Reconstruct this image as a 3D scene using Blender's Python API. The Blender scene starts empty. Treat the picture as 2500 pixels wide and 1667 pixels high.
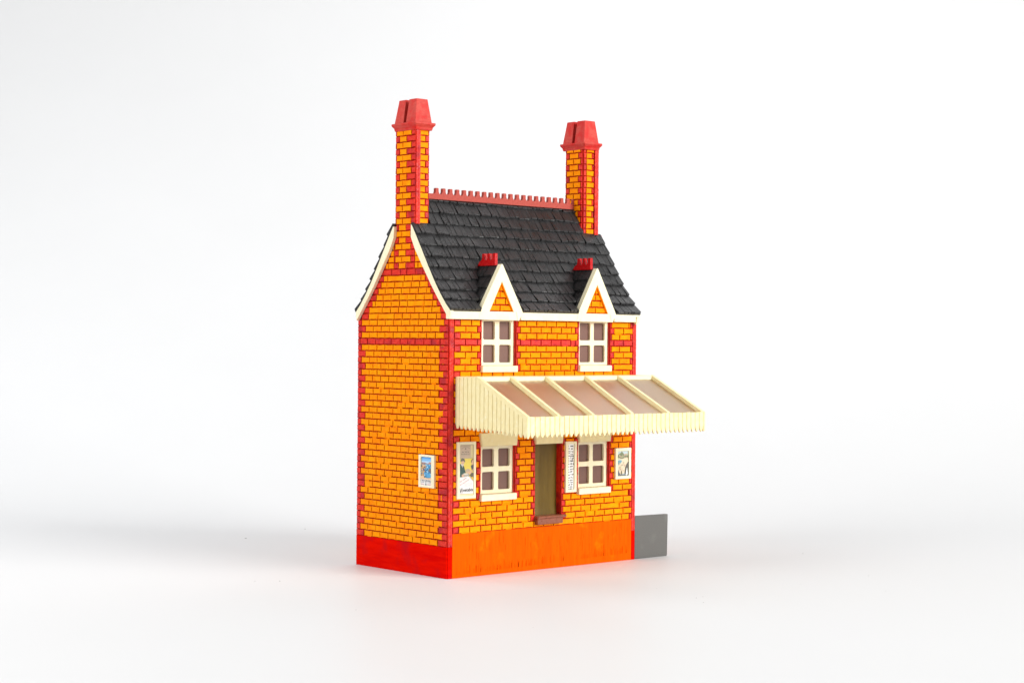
import bpy, math, random
from mathutils import Vector, Matrix
random.seed(7)
S = 0.001                                   # everything below is measured in millimetres of the real model
scene = bpy.context.scene
COL = scene.collection

# ------------------------------------------------------------------ camera
YAW, PITCH, ROLL = 0.72531, -0.000381, 0.00811
fw = Vector((math.sin(YAW)*math.cos(PITCH), math.cos(YAW)*math.cos(PITCH), math.sin(PITCH)))
rt = Vector((math.cos(YAW), -math.sin(YAW), 0)); up = rt.cross(fw)
c_, s_ = math.cos(ROLL), math.sin(ROLL)
rt, up = c_*rt + s_*up, -s_*rt + c_*up
cam_d = bpy.data.cameras.new('camera'); cam = bpy.data.objects.new('camera', cam_d); COL.objects.link(cam)
cam_d.sensor_width = 36; cam_d.lens = 4358.84/2500*36; cam_d.clip_start = 0.01; cam_d.clip_end = 20
cam.matrix_world = Matrix.Translation(Vector((-402.18, -487.20, 84.37))*S) @ Matrix((rt, up, -fw)).transposed().to_4x4()
scene.camera = cam

# ------------------------------------------------------------------ light
world = bpy.data.worlds.new('World'); scene.world = world; world.use_nodes = True
bg = world.node_tree.nodes['Background']
bg.inputs[0].default_value = (0.965, 0.985, 1.0, 1); bg.inputs[1].default_value = 0.33

def area(name, loc, target, size, power, color=(1, 1, 1), sy=None):
    l = bpy.data.lights.new(name, 'AREA'); l.size = size*S; l.energy = power; l.color = color
    if sy: l.shape = 'RECTANGLE'; l.size_y = sy*S
    o = bpy.data.objects.new(name, l); COL.objects.link(o)
    o.location = Vector(loc)*S
    d = (Vector(target) - Vector(loc)).normalized()
    o.rotation_euler = d.to_track_quat('-Z', 'Y').to_euler()
    return o
area('key_softbox', (440, -1130, 520), (40, 10, 90), 700, 21.5, (1.0, 0.985, 0.955))
area('side_softbox', (-640, 120, 430), (47, 60, 70), 420, 3.7, (1.0, 0.99, 0.97))
area('left_backdrop_light', (-150, 380, 430), (0, 400, 0), 260, 0.80, (0.98, 0.99, 1.0))
area('backdrop_light', (380, 200, 480), (330, 260, 0), 300, 0.45, (1, 1, 1))
scene.view_settings.view_transform = 'Standard'; scene.view_settings.look = 'None'
scene.view_settings.exposure = 0.0; scene.view_settings.gamma = 1.0
scene.view_settings.use_curve_mapping = False

# ------------------------------------------------------------------ materials
def pmat(name, c1, c2=None, nscale=0.5, rough=0.45, bump=0.3, bscale=2.5, rvar=0.1, spec=0.5, streak=None, c3=None, c3scale=0.15, c3lo=0.55, c3hi=0.7, trans=0.0, bdist=0.12, coat=0.0):
    m = bpy.data.materials.new(name); m.use_nodes = True
    nt = m.node_tree; N = nt.nodes; L = nt.links
    b = N['Principled BSDF']
    tc = N.new('ShaderNodeTexCoord'); mp = N.new('ShaderNodeMapping'); mp.inputs['Scale'].default_value = (1000, 1000, 1000)
    L.new(tc.outputs['Object'], mp.inputs[0])
    src = mp.outputs[0]
    if streak:
        mp2 = N.new('ShaderNodeMapping'); mp2.inputs['Scale'].default_value = streak; L.new(src, mp2.inputs[0]); s2 = mp2.outputs[0]
    else: s2 = src
    n = N.new('ShaderNodeTexNoise'); n.inputs['Scale'].default_value = nscale; n.inputs['Detail'].default_value = 5; n.inputs['Roughness'].default_value = 0.6
    L.new(s2, n.inputs['Vector'])
    cr = N.new('ShaderNodeValToRGB'); cr.color_ramp.elements[0].position = 0.32; cr.color_ramp.elements[1].position = 0.68
    c2 = c2 or c1
    cr.color_ramp.elements[0].color = (*c1, 1); cr.color_ramp.elements[1].color = (*c2, 1)
    L.new(n.outputs['Fac'], cr.inputs[0]); col = cr.outputs[0]
    if c3:
        n3 = N.new('ShaderNodeTexNoise'); n3.inputs['Scale'].default_value = c3scale; n3.inputs['Detail'].default_value = 4
        L.new(src, n3.inputs['Vector'])
        r3 = N.new('ShaderNodeMapRange'); r3.inputs[1].default_value = c3lo; r3.inputs[2].default_value = c3hi; L.new(n3.outputs['Fac'], r3.inputs[0])
        mx = N.new('ShaderNodeMix'); mx.data_type = 'RGBA'; L.new(r3.outputs[0], mx.inputs[0]); L.new(col, mx.inputs[6]); mx.inputs[7].default_value = (*c3, 1)
        col = mx.outputs[2]
    L.new(col, b.inputs['Base Color'])
    rr = N.new('ShaderNodeMapRange'); rr.inputs[3].default_value = rough - rvar; rr.inputs[4].default_value = rough + rvar
    L.new(n.outputs['Fac'], rr.inputs[0]); L.new(rr.outputs[0], b.inputs['Roughness'])
    b.inputs['Specular IOR Level'].default_value = spec
    b.inputs['Transmission Weight'].default_value = trans
    b.inputs['Coat Weight'].default_value = coat
    if bump:
        nb = N.new('ShaderNodeTexNoise'); nb.inputs['Scale'].default_value = bscale; nb.inputs['Detail'].default_value = 6; nb.inputs['Roughness'].default_value = 0.65
        L.new(s2, nb.inputs['Vector'])
        bp = N.new('ShaderNodeBump'); bp.inputs['Strength'].default_value = bump; bp.inputs['Distance'].default_value = bdist*S
        L.new(nb.outputs['Fac'], bp.inputs['Height']); L.new(bp.outputs[0], b.inputs['Normal'])
    return m

M = {}
M['orange'] = pmat('orange_brick_paint', (0.92, 0.225, 0.0), (0.97, 0.325, 0.0), 0.35, 0.5, 1.0, 1.6, spec=0.05, c3=(0.80, 0.13, 0.0), c3scale=0.5, c3lo=0.66, c3hi=0.8)
M['red'] = pmat('red_brick_paint', (0.60, 0.008, 0.002), (0.74, 0.036, 0.014), 0.8, 0.38, 1.0, 2.4, spec=0.3, c3=(0.42, 0.01, 0.015), c3scale=0.25, c3lo=0.5, c3hi=0.65)
M['mortar'] = pmat('dark_red_mortar', (0.32, 0.003, 0.0), (0.45, 0.010, 0.0), 0.5, 0.55, 0.4, 2, spec=0.1)
M['plinth_red'] = pmat('red_plinth_paint', (0.60, 0.001, 0.0), (0.76, 0.006, 0.0), 0.6, 0.5, 0.5, 1.2, spec=0.01, streak=(0.4, 0.12, 1.0), c3=(0.45, 0.006, 0.01), c3scale=0.12, c3lo=0.5, c3hi=0.75)
M['plinth_orange'] = pmat('orange_plinth_paint', (0.82, 0.085, 0.0), (0.90, 0.11, 0.0), 1.1, 0.5, 0.4, 1.5, spec=0.02, streak=(1.0, 1.0, 0.07), c3=(0.92, 0.17, 0.0), c3scale=0.16, c3lo=0.60, c3hi=0.78)
M['streak'] = pmat('plinth_scratch', (0.42, 0.045, 0.0), None, 1, 0.7, 0, spec=0.0)
M['cream'] = pmat('cream_paint', (0.86, 0.78, 0.53), (0.90, 0.83, 0.60), 0.4, 0.42, 0.25, 1.3, spec=0.3, c3=(0.80, 0.72, 0.47), c3scale=0.6, c3lo=0.62, c3hi=0.8)
M['valance'] = pmat('valance_cream', (0.83, 0.71, 0.37), (0.88, 0.78, 0.46), 0.5, 0.42, 0.35, 1.5, spec=0.25, c3=(0.89, 0.83, 0.60), c3scale=0.8, c3lo=0.6, c3hi=0.8)
M['slate'] = pmat('black_slate', (0.012, 0.012, 0.012), (0.030, 0.029, 0.030), 0.22, 0.30, 1.0, 1.2, streak=(2.2, 0.5, 0.5), spec=0.55, rvar=0.14, bdist=0.2)
M['cresting'] = pmat('dusty_red_cresting', (0.38, 0.055, 0.040), (0.47, 0.085, 0.062), 1.2, 0.6, 0.5, 3, spec=0.2)
M['gloss_red'] = pmat('glossy_red_paint', (0.46, 0.0, 0.002), (0.52, 0.004, 0.004), 0.6, 0.27, 0.5, 1.5, spec=0.4)
M['pot'] = pmat('red_chimney_pot_paint', (0.48, 0.030, 0.020), (0.60, 0.062, 0.042), 0.8, 0.45, 0.8, 2.2, streak=(1, 1, 1.8), spec=0.25, c3=(0.56, 0.008, 0.004), c3scale=0.3, c3lo=0.45, c3hi=0.65)
M['pane'] = pmat('frosted_window_plastic', (0.165, 0.084, 0.066), (0.19, 0.10, 0.08), 3, 0.38, 0.35, 5, rvar=0.03, bdist=0.03, spec=0.35)
M['glazing'] = pmat('frosted_canopy_glazing', (0.80, 0.66, 0.47), (0.84, 0.70, 0.51), 2.5, 0.30, 0, 4, rvar=0.03, trans=0.94, spec=0.5)
M['door'] = pmat('olive_door', (0.115, 0.070, 0.010), (0.165, 0.105, 0.020), 0.35, 0.33, 0.7, 0.5, spec=0.2, streak=(1.0, 1, 0.18), bdist=0.25)
M['brown'] = pmat('brown_step', (0.20, 0.055, 0.025), (0.27, 0.085, 0.045), 0.7, 0.3, 0.4, 1)
M['grey'] = pmat('grey_plastic', (0.100, 0.097, 0.090), (0.120, 0.117, 0.108), 2.5, 0.5, 0.3, 5, c3=(0.19, 0.19, 0.18), c3scale=0.1, c3lo=0.62, c3hi=0.9)
M['inside'] = pmat('inner_plastic', (0.25, 0.03, 0.02), None, 1, 0.6, 0)
M['dust'] = pmat('grey_dust', (0.30, 0.30, 0.30), None, 1, 0.8, 0)
M['paper'] = pmat('white_paper', (0.86, 0.86, 0.86), None, 1, 0.6, 0)
def flat(name, c):
    k = 'ink_'+name
    if k not in M: M[k] = pmat(k, c, tuple(min(1, v*1.12) for v in c), 2.2, 0.55, 0)
    return M[k]
# backdrop: one white sheet
mb = pmat('white_backdrop', (0.69, 0.695, 0.705), (0.70, 0.705, 0.715), 0.01, 0.5, 0.05, 0.3, spec=0.25)
M['backdrop'] = mb

# ------------------------------------------------------------------ helpers
ROOT_AT = Vector((47, 26.5, 0))
class MB:
    def __init__(s): s.v = []; s.f = []; s.m = []; s.mats = []
    def mi(s, name):
        if name not in s.mats: s.mats.append(name)
        return s.mats.index(name)
    def add(s, vs, fs, mat):
        k = len(s.v); s.v += [tuple(v) for v in vs]; i = s.mi(mat)
        for f in fs: s.f.append([k+j for j in f]); s.m.append(i)
    def box(s, x0, x1, y0, y1, z0, z1, mat, ch=0.0):
        if ch <= 0:
            vs = [(x, y, z) for x in (x0, x1) for y in (y0, y1) for z in (z0, z1)]
            s.add(vs, [(0, 1, 3, 2), (4, 6, 7, 5), (0, 4, 5, 1), (2, 3, 7, 6), (0, 2, 6, 4), (1, 5, 7, 3)], mat); return
        s.frustum([(x0, y0), (x1, y0), (x1, y1), (x0, y1)], [(x0, y0), (x1, y0), (x1, y1), (x0, y1)], z0, z1, mat, ch)
    def frustum(s, a, b, z0, z1, mat, ch=0.0):
        # rings of a tapering block with chamfered top/bottom edges and corners
        def ring(p, ins, z):
            n = len(p); cx = sum(q[0] for q in p)/n; cy = sum(q[1] for q in p)/n; out = []
            q2 = []
            for (x, y) in p:
                q2.append((x-math.copysign(min(ins, abs(x-cx)*.9), x-cx), y-math.copysign(min(ins, abs(y-cy)*.9), y-cy)))
            for i in range(n):
                x, y = q2[i]
                for j in ((i-1) % n, (i+1) % n):
                    dx, dy = q2[j][0]-x, q2[j][1]-y; l = math.hypot(dx, dy) or 1; t = min(ch, l*.45)
                    out.append((x+dx/l*t, y+dy/l*t, z))
            return out
        c = max(ch, 1e-4)
        rs = [ring(a, c, z0), ring(a, 0, z0+c), ring(b, 0, z1-c), ring(b, c, z1)]
        n = len(rs[0]); vs = sum(rs, []); fs = []
        for k in range(3):
            for i in range(n):
                j = (i+1) % n; fs.append((k*n+i, k*n+j, (k+1)*n+j, (k+1)*n+i))
        fs.append(tuple(range(n-1, -1, -1))); fs.append(tuple(range(3*n, 4*n)))
        s.add(vs, fs, mat)
    def prism(s, poly, mapf, w0, w1, mat, bev=0.0):
        # poly in (u,v); mapf(u,v,w); w1 is the outer face, edge bevelled by bev
        n = len(poly); A = sum(poly[i][0]*poly[(i+1) % n][1]-poly[(i+1) % n][0]*poly[i][1] for i in range(n))
        if A < 0: poly = poly[::-1]
        vs = [mapf(u, v, w0) for u, v in poly] + [mapf(u, v, w1-(w1-w0 and math.copysign(bev, w1-w0))) for u, v in poly]
        if bev > 0:
            ins = []
            for i in range(n):
                a, b, c = poly[i-1], poly[i], poly[(i+1) % n]
                e1 = Vector((b[0]-a[0], b[1]-a[1])); e2 = Vector((c[0]-b[0], c[1]-b[1]))
                if e1.length < 1e-6 or e2.length < 1e-6: ins.append(b); continue
                e1.normalize(); e2.normalize()
                n1 = Vector((-e1.y, e1.x)); n2 = Vector((-e2.y, e2.x)); d = n1+n2
                k = bev/max(0.35, 1+n1.dot(n2)); ins.append((b[0]+d.x*k, b[1]+d.y*k))
            vs += [mapf(u, v, w1) for u, v in ins]
        L = 3 if bev > 0 else 2; fs = []
        for k in range(L-1):
            for i in range(n):
                j = (i+1) % n; fs.append((k*n+i, k*n+j, (k+1)*n+j, (k+1)*n+i))
        fs.append(tuple(range(n-1, -1, -1))); fs.append(tuple(range((L-1)*n, L*n)))
        s.add(vs, fs, mat)
    def build(s, name, parent=None, origin=ROOT_AT, smooth=False):
        me = bpy.data.meshes.new(name)
        me.from_pydata([((x-origin.x)*S, (y-origin.y)*S, (z-origin.z)*S) for x, y, z in s.v], [], s.f)
        for m in s.mats: me.materials.append(M[m])
        me.polygons.foreach_set('material_index', s.m)
        import bmesh
        bm = bmesh.new(); bm.from_mesh(me); bmesh.ops.recalc_face_normals(bm, faces=bm.faces); bm.to_mesh(me); bm.free()
        if smooth: me.polygons.foreach_set('use_smooth', [True]*len(me.polygons))
        o = bpy.data.objects.new(name, me); COL.objects.link(o)
        if parent: o.parent = parent
        return o

def plate(loops, mapf, w0, w1, mat, name, parent, bev=0.12):
    """flat plate with holes: loops[0] outer, others holes, in (u,v) mm"""
    cu = bpy.data.curves.new('tmp', 'CURVE'); cu.dimensions = '2D'; cu.fill_mode = 'BOTH'
    t = abs(w1-w0)
    cu.extrude = t/2-bev; cu.bevel_depth = bev; cu.bevel_resolution = 1; cu.offset = -bev
    for lp in loops:
        sp = cu.splines.new('POLY'); sp.points.add(len(lp)-1); sp.use_cyclic_u = True
        for p, (u, v) in zip(sp.points, lp): p.co = (u, v, 0, 1)
    ob = bpy.data.objects.new('tmp', cu); COL.objects.link(ob)
    me = bpy.data.meshes.new_from_object(ob.evaluated_get(bpy.context.evaluated_depsgraph_get()))
    bpy.data.objects.remove(ob); bpy.data.curves.remove(cu)
    mid = (w0+w1)/2; sg = 1 if w1 > w0 else -1
    mb_ = MB(); mb_.v = [mapf(v.co.x, v.co.y, mid+sg*v.co.z) for v in me.vertices]
    mb_.f = [list(p.vertices) for p in me.polygons]; mb_.m = [0]*len(mb_.f); mb_.mats = [mat]
    bpy.data.meshes.remove(me)
    return mb_.build(name, parent)

def text_mb(mb_, body, u, v, height, width, mapf, w, mat, rot=0.0, shear=0.0, align='CENTER', bold=0.0):
    cu = bpy.data.curves.new('tmp', 'FONT'); cu.body = body; cu.size = 1; cu.resolution_u = 2; cu.offset = bold; cu.shear = shear
    ob = bpy.data.objects.new('tmp', cu); COL.objects.link(ob)
    me = bpy.data.meshes.new_from_object(ob.evaluated_get(bpy.context.evaluated_depsgraph_get()))
    bpy.data.objects.remove(ob); bpy.data.curves.remove(cu)
    if not me.vertices: return
    xs = [q.co.x for q in me.vertices]; ys = [q.co.y for q in me.vertices]
    x0, x1, y0, y1 = min(xs), max(xs), min(ys), max(ys)
    sx = width/(x1-x0); sy = height/(y1-y0); cr, sr = math.cos(rot), math.sin(rot); vs = []
    for q in me.vertices:
        a = (q.co.x-(x0+x1)/2)*sx; b = (q.co.y-(y0+y1)/2)*sy
        vs.append(mapf(u+a*cr-b*sr, v+a*sr+b*cr, w))
    mb_.add(vs, [list(p.vertices) for p in me.polygons], mat); bpy.data.meshes.remove(me)

def R(a, b): return random.uniform(a, b)
def front(y0=0.0): return lambda u, v, w: (u, y0-w, v)          # w outward from the front wall
def left(x0=0.0): return lambda u, v, w: (x0-w, u, v)           # w outward from the left gable
def right(x0): return lambda u, v, w: (x0+w, u, v)
def back(y0): return lambda u, v, w: (u, y0+w, v)

def brick(mb_, u0, u1, v0, v1, mapf, mat, h=0.46, flare=1.0, shear=None):
    gu, gv = 0.135, 0.105
    u0 += gu; u1 -= gu; v0 += gv; v1 -= gv
    if u1-u0 < 0.25: return
    w = u1-u0; bo = min(0.13, w*0.06)*flare
    j = lambda a=0.05: R(-a, a)
    P = [(u0, v0), (u0+w*.25, v0+bo*R(.6, 1.2)), (u0+w*.5, v0+bo+j(.03)), (u0+w*.78, v0+bo*R(.5, 1.1)), (u1, v0),
         (u1-.05+j(.02), (v0+v1)/2+j(.2)),
         (u1, v1), (u0+w*.75, v1-bo*R(.5, 1.1)), (u0+w*.5, v1-bo*.8+j(.03)), (u0+w*.25, v1-bo*R(.5, 1.1)), (u0, v1),
         (u0+.05+j(.02), (v0+v1)/2+j(.2))]
    P = [(a+j(.03), b+j(.035)) for a, b in P]
    if shear: P = [shear(a, b) for a, b in P]
    cx = sum(p[0] for p in P)/12; cy = sum(p[1] for p in P)/12
    hh = h*R(.85, 1.15); tu, tv = R(-.03, .03), R(-.03, .03)
    def ins(p, d):
        return (p[0]-math.copysign(min(d, abs(p[0]-cx)*.8), p[0]-cx) if abs(p[0]-cx) > w*.3 else p[0],
                p[1]-math.copysign(min(d, abs(p[1]-cy)*.8), p[1]-cy) if abs(p[1]-cy) > .3 else p[1])
    ring0 = [mapf(a, b, -0.02) for a, b in P]
    ring1 = [mapf(a, b, hh*.6) for a, b in P]
    top = [ins(p, .14) for p in P]
    ring2 = [mapf(a, b, hh+tu*(a-cx)/w+tv*(b-cy)) for a, b in top]
    vs = ring0+ring1+ring2; n = 12; fs = []
    for k in range(2):
        for i in range(n):
            q = (i+1) % n; fs.append((k*n+i, k*n+q, (k+1)*n+q, (k+1)*n+i))
    fs.append(tuple(range(2*n, 3*n)))
    first = len(mb_.f); mb_.add(vs, fs, mat)
    im_ = mb_.mi('mortar')                                # the dark red wash runs up the flanks of each brick
    for i in range(n): mb_.m[first+i] = im_

P_ = 2.3044; ZS = 84.9
def zt(k): return ZS-P_*k
def run(mb_, u0, u1, k, mapf, mat, first, length=5.1, smear=0.0, merge=0.06, flare=1.0):
    """lay a run of bricks from u0 to u1, the first one 'first' long"""
    u = u0; L = first; z1, z0 = zt(k), zt(k+1)
    while u < u1-0.3:
        e = min(u+L+R(-.12, .12), u1)
        if u1-e < 1.0: e = u1
        if random.random() < merge and e < u1: e = min(e+length, u1)
        brick(mb_, u, e, z0, z1, mapf, mat, flare=flare)
        if random.random() < smear:                      # paint that bridged the joint
            a = u+(e-u)*R(0.0, .5); b = min(e, a+(e-u)*R(.4, .9))
            vs = [mapf(a, z0-.22, .20), mapf(b, z0-.2, .20), mapf(b, z0+.3, .27), mapf((a+b)/2, z0+.32, .3), mapf(a, z0+.3, .27)]
            mb_.add(vs, [(0, 1, 2, 3, 4)], mat)
        u = e; L = length

def smear_patch(*a): pass

W, D, YC = 93.9, 53.4, 25.5
PT = 1.9                                        # panel thickness
def interp(pts, z):
    for (y0, z0), (y1, z1) in zip(pts, pts[1:]):
        if z0 <= z <= z1: return y0+(y1-y0)*(z-z0)/(z1-z0)
    return pts[-1][0] if z > pts[-1][1] else pts[0][0]
PROF = [(-2.8, 95.3), (0.6, 98.6), (3.6, 101.9), (6.9, 106.3), (10.3, 111.6), (14.7, 118.6), (19.7, 126.6), (25.4, 136.4)]

def empty(name, loc):
    o = bpy.data.objects.new(name, None); COL.objects.link(o); o.location = loc; o.empty_display_size = 0.01; return o

# ------------------------------------------------------------------ setting: one seamless white sheet
def backdrop():
    mb_ = MB(); f = Vector((fw.x, fw.y, 0)).normalized(); r = Vector((f.y, -f.x, 0))
    prof = [(-1300, 0), (-700, 0), (-300, 0), (0, 0), (120, 0), (190, 0)]
    Rr = 520
    for i in range(1, 19):
        a = math.pi/2*i/18; prof.append((190+Rr*math.sin(a), Rr*(1-math.cos(a))))
    prof.append((190+Rr, 3000))
    us = [-4000, -2200, -1200, -500, 0, 500, 1200, 2200, 4000]; rows = []
    for (d, z) in prof:
        for u in us: p = f*d+r*u; mb_.v.append((p.x, p.y, z))
    n = len(us); mb_.mats = ['backdrop']
    for i in range(len(prof)-1):
        for j in range(n-1): mb_.f.append([i*n+j, i*n+j+1, (i+1)*n+j+1, (i+1)*n+j]); mb_.m.append(0)
    o = mb_.build('tabletop_backdrop', None, Vector((0, 0, 0)), smooth=True); o['kind'] = 'structure'
    o.name = 'backdrop'
backdrop()

# ------------------------------------------------------------------ the house
root = empty('model_house', ROOT_AT*S)
root['label'] = 'orange and red brick toy station house with black roof, two tall chimneys and cream canopy'
root['category'] = 'model house'

# ---- gable walls
def gable(x_out, sign, name):
    """x_out: outer plane, sign -1 for the left one"""
    mapf = left(x_out) if sign < 0 else right(x_out)
    mb_ = MB()
    prof = [(y, z-1.0) for y, z in PROF if z < 127 and y > 0]
    zb = ZS+P_*18
    poly = [(0, 0), (0, 94.0)]+prof[:-1]+[(19.4, zb-3), (19.4, zb)]
    poly += [(2*YC-a if a != 0 else D, b) for a, b in poly[::-1]]
    mb_.prism(poly, mapf, -PT, 0, 'mortar')
    # plinth slab and plain red corner strip
    mb_.prism([(0, 0.0), (D, 0.0), (D, zt(32)), (0, zt(32))], mapf, 0.002, .42, 'plinth_red', .15)
    L = D/11
    for k in range(0, 32):
        par = (k % 2) if k < 23 else ((k+1) % 2)           # 1: half quoins
        if k == 0:
            u = 0
            while u < D-.5:
                e = min(D, u+R(4.2, 5.4)); brick(mb_, u, e, zt(1), zt(0), mapf, 'red', flare=.6); u = e
            continue
        q = L*.5 if par else L
        brick(mb_, 0, q if not par else L*1.05, zt(k+1), zt(k), mapf, 'red', flare=.6)
        if par: brick(mb_, D-q, D, zt(k+1), zt(k), mapf, 'red', flare=.5)
        else: brick(mb_, D-q, D, zt(k+1), zt(k), mapf, 'red', flare=.6)
        sm = .20 if 9 < k < 24 else .06
        run(mb_, q if par else L*1.05, D-q, k, mapf, 'orange', L if par else L*.95, L, smear=sm if sign < 0 else 0, merge=.05 if 9 < k < 24 else .02)
    for k in range(-18, 0):
        zc = zt(k)-P_*.5
        a = max(0, interp([(y, z-1.2) for y, z in PROF], zt(k)+.2)) if zt(k) > 94 else 0
        a = min(a, 19.4); b = 2*YC-a if zt(k) > 94 else D
        par = k % 2
        if k == -11:
            u = a
            while u < b-.5:
                e = min(b, u+R(3.5, 5.4)); brick(mb_, u, e, zt(k+1), zt(k), mapf, 'red', flare=.5); u = e
            continue
        if k > -11:
            q = (L*.5 if par else L) if k >= -3 else R(4.2, 5.0)
            brick(mb_, a, a+q, zt(k+1), zt(k), mapf, 'red'); brick(mb_, b-q, b, zt(k+1), zt(k), mapf, 'red')
            run(mb_, a+q, b-q, k, mapf, 'orange', L if par else L*.5 if k < -3 else L, L, merge=.04)
        else:                                               # chimney breast between two red columns
            c0, c1 = 19.4, 2*YC-19.4
            if c0-a > 1.0:
                ra = min(2.6, c0-a)
                for (p, q_) in ((a, a+ra), (b-ra, b)): brick(mb_, p, q_, zt(k+1), zt(k), mapf, 'red')
                if c0-a-ra > .5:
                    run(mb_, a+ra, c0, k, mapf, 'orange', 3); run(mb_, c1, b-ra, k, mapf, 'orange', 3)
            chim_row(mb_, c0, c1, k, mapf)
    return mb_.build(name, root)

def chim_row(mb_, c0, c1, k, mapf, inner=False):
    z1, z0 = zt(k), zt(k+1); w = c1-c0
    if inner:
        if k % 2: cuts = [(0, .10, 'red'), (.10, .52, 'orange'), (.52, .93, 'orange'), (.93, 1, 'red')]
        else: cuts = [(0, .24, 'red'), (.24, .76, 'orange'), (.76, 1, 'red')]
        for a, b, m in cuts: brick(mb_, c0+w*a, c0+w*b, z0, z1, mapf, m)
        return
    if k % 2:
        brick(mb_, c0, c0+w*.21, z0, z1, mapf, 'red'); brick(mb_, c0+w*.21, c0+w*.63, z0, z1, mapf, 'orange')
        brick(mb_, c0+w*.63, c1-w*.05, z0, z1, mapf, 'orange'); brick(mb_, c1-w*.06, c1, z0, z1, mapf, 'red')
    else:
        brick(mb_, c0, c0+w*.44, z0, z1, mapf, 'red'); brick(mb_, c0+w*.44, c0+w*.78, z0, z1, mapf, 'orange')
        brick(mb_, c0+w*.78, c1, z0, z1, mapf, 'red')

gl = gable(0.0, -1, 'gable_wall'); gl['label'] = 'left gable wall with small poster'
gable(W, 1, 'gable_wall')

# ---- front wall
XW = [(15.1, 31.3), (63.4, 79.5)]
OPEN = [(15.1, 31.3, 29.0, 46.6), (63.4, 79.5, 29.0, 46.6), (15.1, 31.3, 75.2, 92.2), (63.4, 79.5, 75.2, 92.2), (41.5, 54.5, 19.6, 46.7)]
def front_wall():
    mb_ = MB(); mapf = front(0)
    xs = sorted({PT, W-PT} | {o[0] for o in OPEN} | {o[1] for o in OPEN})
    zs = sorted({0.0, 94.5} | {o[2] for o in OPEN} | {o[3] for o in OPEN})
    def full(i, j):
        if not (0 <= i < len(xs)-1 and 0 <= j < len(zs)-1): return False
        x, z = (xs[i]+xs[i+1])/2, (zs[j]+zs[j+1])/2
        return not any(o[0] < x < o[1] and o[2] < z < o[3] for o in OPEN)
    y0, y1 = 0.0, 3.2
    for i in range(len(xs)-1):
        for j in range(len(zs)-1):
            if not full(i, j): continue
            a, b, c, d = xs[i], xs[i+1], zs[j], zs[j+1]
            mb_.add([(a, y0, c), (b, y0, c), (b, y0, d), (a, y0, d)], [(0, 1, 2, 3)], 'mortar')
            mb_.add([(a, y1, c), (b, y1, c), (b, y1, d), (a, y1, d)], [(3, 2, 1, 0)], 'inside')
            if not full(i-1, j): mb_.add([(a, y0, c), (a, y1, c), (a, y1, d), (a, y0, d)], [(0, 1, 2, 3)], 'red')
            if not full(i+1, j): mb_.add([(b, y0, c), (b, y1, c), (b, y1, d), (b, y0, d)], [(3, 2, 1, 0)], 'red')
            if not full(i, j-1): mb_.add([(a, y0, c), (b, y0, c), (b, y1, c), (a, y1, c)], [(3, 2, 1, 0)], 'red')
            if not full(i, j+1): mb_.add([(a, y0, d), (b, y0, d), (b, y1, d), (a, y1, d)], [(0, 1, 2, 3)], 'red')
    for k in range(-3, 30):
        z1, z0 = zt(k), zt(k+1); zc = (z0+z1)/2
        ops = sorted([o for o in OPEN if o[2]+.4 < zc < o[3]-.2 or (z0 < o[2]+.01 < z1-.42) or (z0+.6 < o[3] < z1)], key=lambda o: o[0])
        edges = [PT+.1]
        for o in ops: edges += [o[0], o[1]]
        edges.append(W-PT-.1)
        A = k % 2
        for si in range(0, len(edges), 2):
            a, b = edges[si], edges[si+1]; cornerL = si == 0; cornerR = si == len(edges)-2
            mat = 'red' if k == 0 else 'orange'
            if cornerL:
                if A: brick(mb_, a, a+2.9, z0, z1, mapf, 'red'); a += 2.9; first = 5.1
                else: first = 5.3
            else:
                q = .95 if A else 2.2
                brick(mb_, a, a+q, z0, z1, mapf, 'red', flare=.7); a += q; first = 4.2 if A else 5.1
            tail = None
            if cornerR:
                if A: tail = (b-1.3, b)
            else:
                q = .95 if A else 2.2; tail = (b-q, b)
            if tail: brick(mb_, tail[0], tail[1], z0, z1, mapf, 'red', flare=.7); b = tail[0]
            run(mb_, a, b, k, mapf, mat, first, 5.1, smear=.14 if k > 16 else .06, merge=.03)
    # smooth orange plinth
    mb_.prism([(PT+.05, 0.0), (W-PT-.05, 0.0), (W-PT-.05, zt(30)-.05), (PT+.05, zt(30)-.05)], mapf, 0.002, .40, 'plinth_orange', .1)
    # fine vertical scratches in the plinth paint
    for _ in range(190):
        x = R(4, 90); base = 1.0+x*.02 if random.random() < .75 else R(4, 13); h = R(.8, 3.2)
        if base+h > 15: continue
        mb_.add([(x, -.425, base), (x+.11, -.425, base+.1), (x+.11+R(-.05, .05), -.425, base+h), (x, -.425, base+h-.1)], [(0, 1, 2, 3)], 'streak')
    for x in (10, 17, 24, 33, 42.5, 50, 57.5, 65, 70.5, 76, 84):
        mb_.add([(x, -.426, R(9, 12)), (x+.12, -.426, 10), (x+.1, -.426, 15.0), (x+.02, -.426, 15.0)], [(0, 1, 2, 3)], 'streak')
    return mb_.build('front_wall', root)
front_wall()
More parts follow.
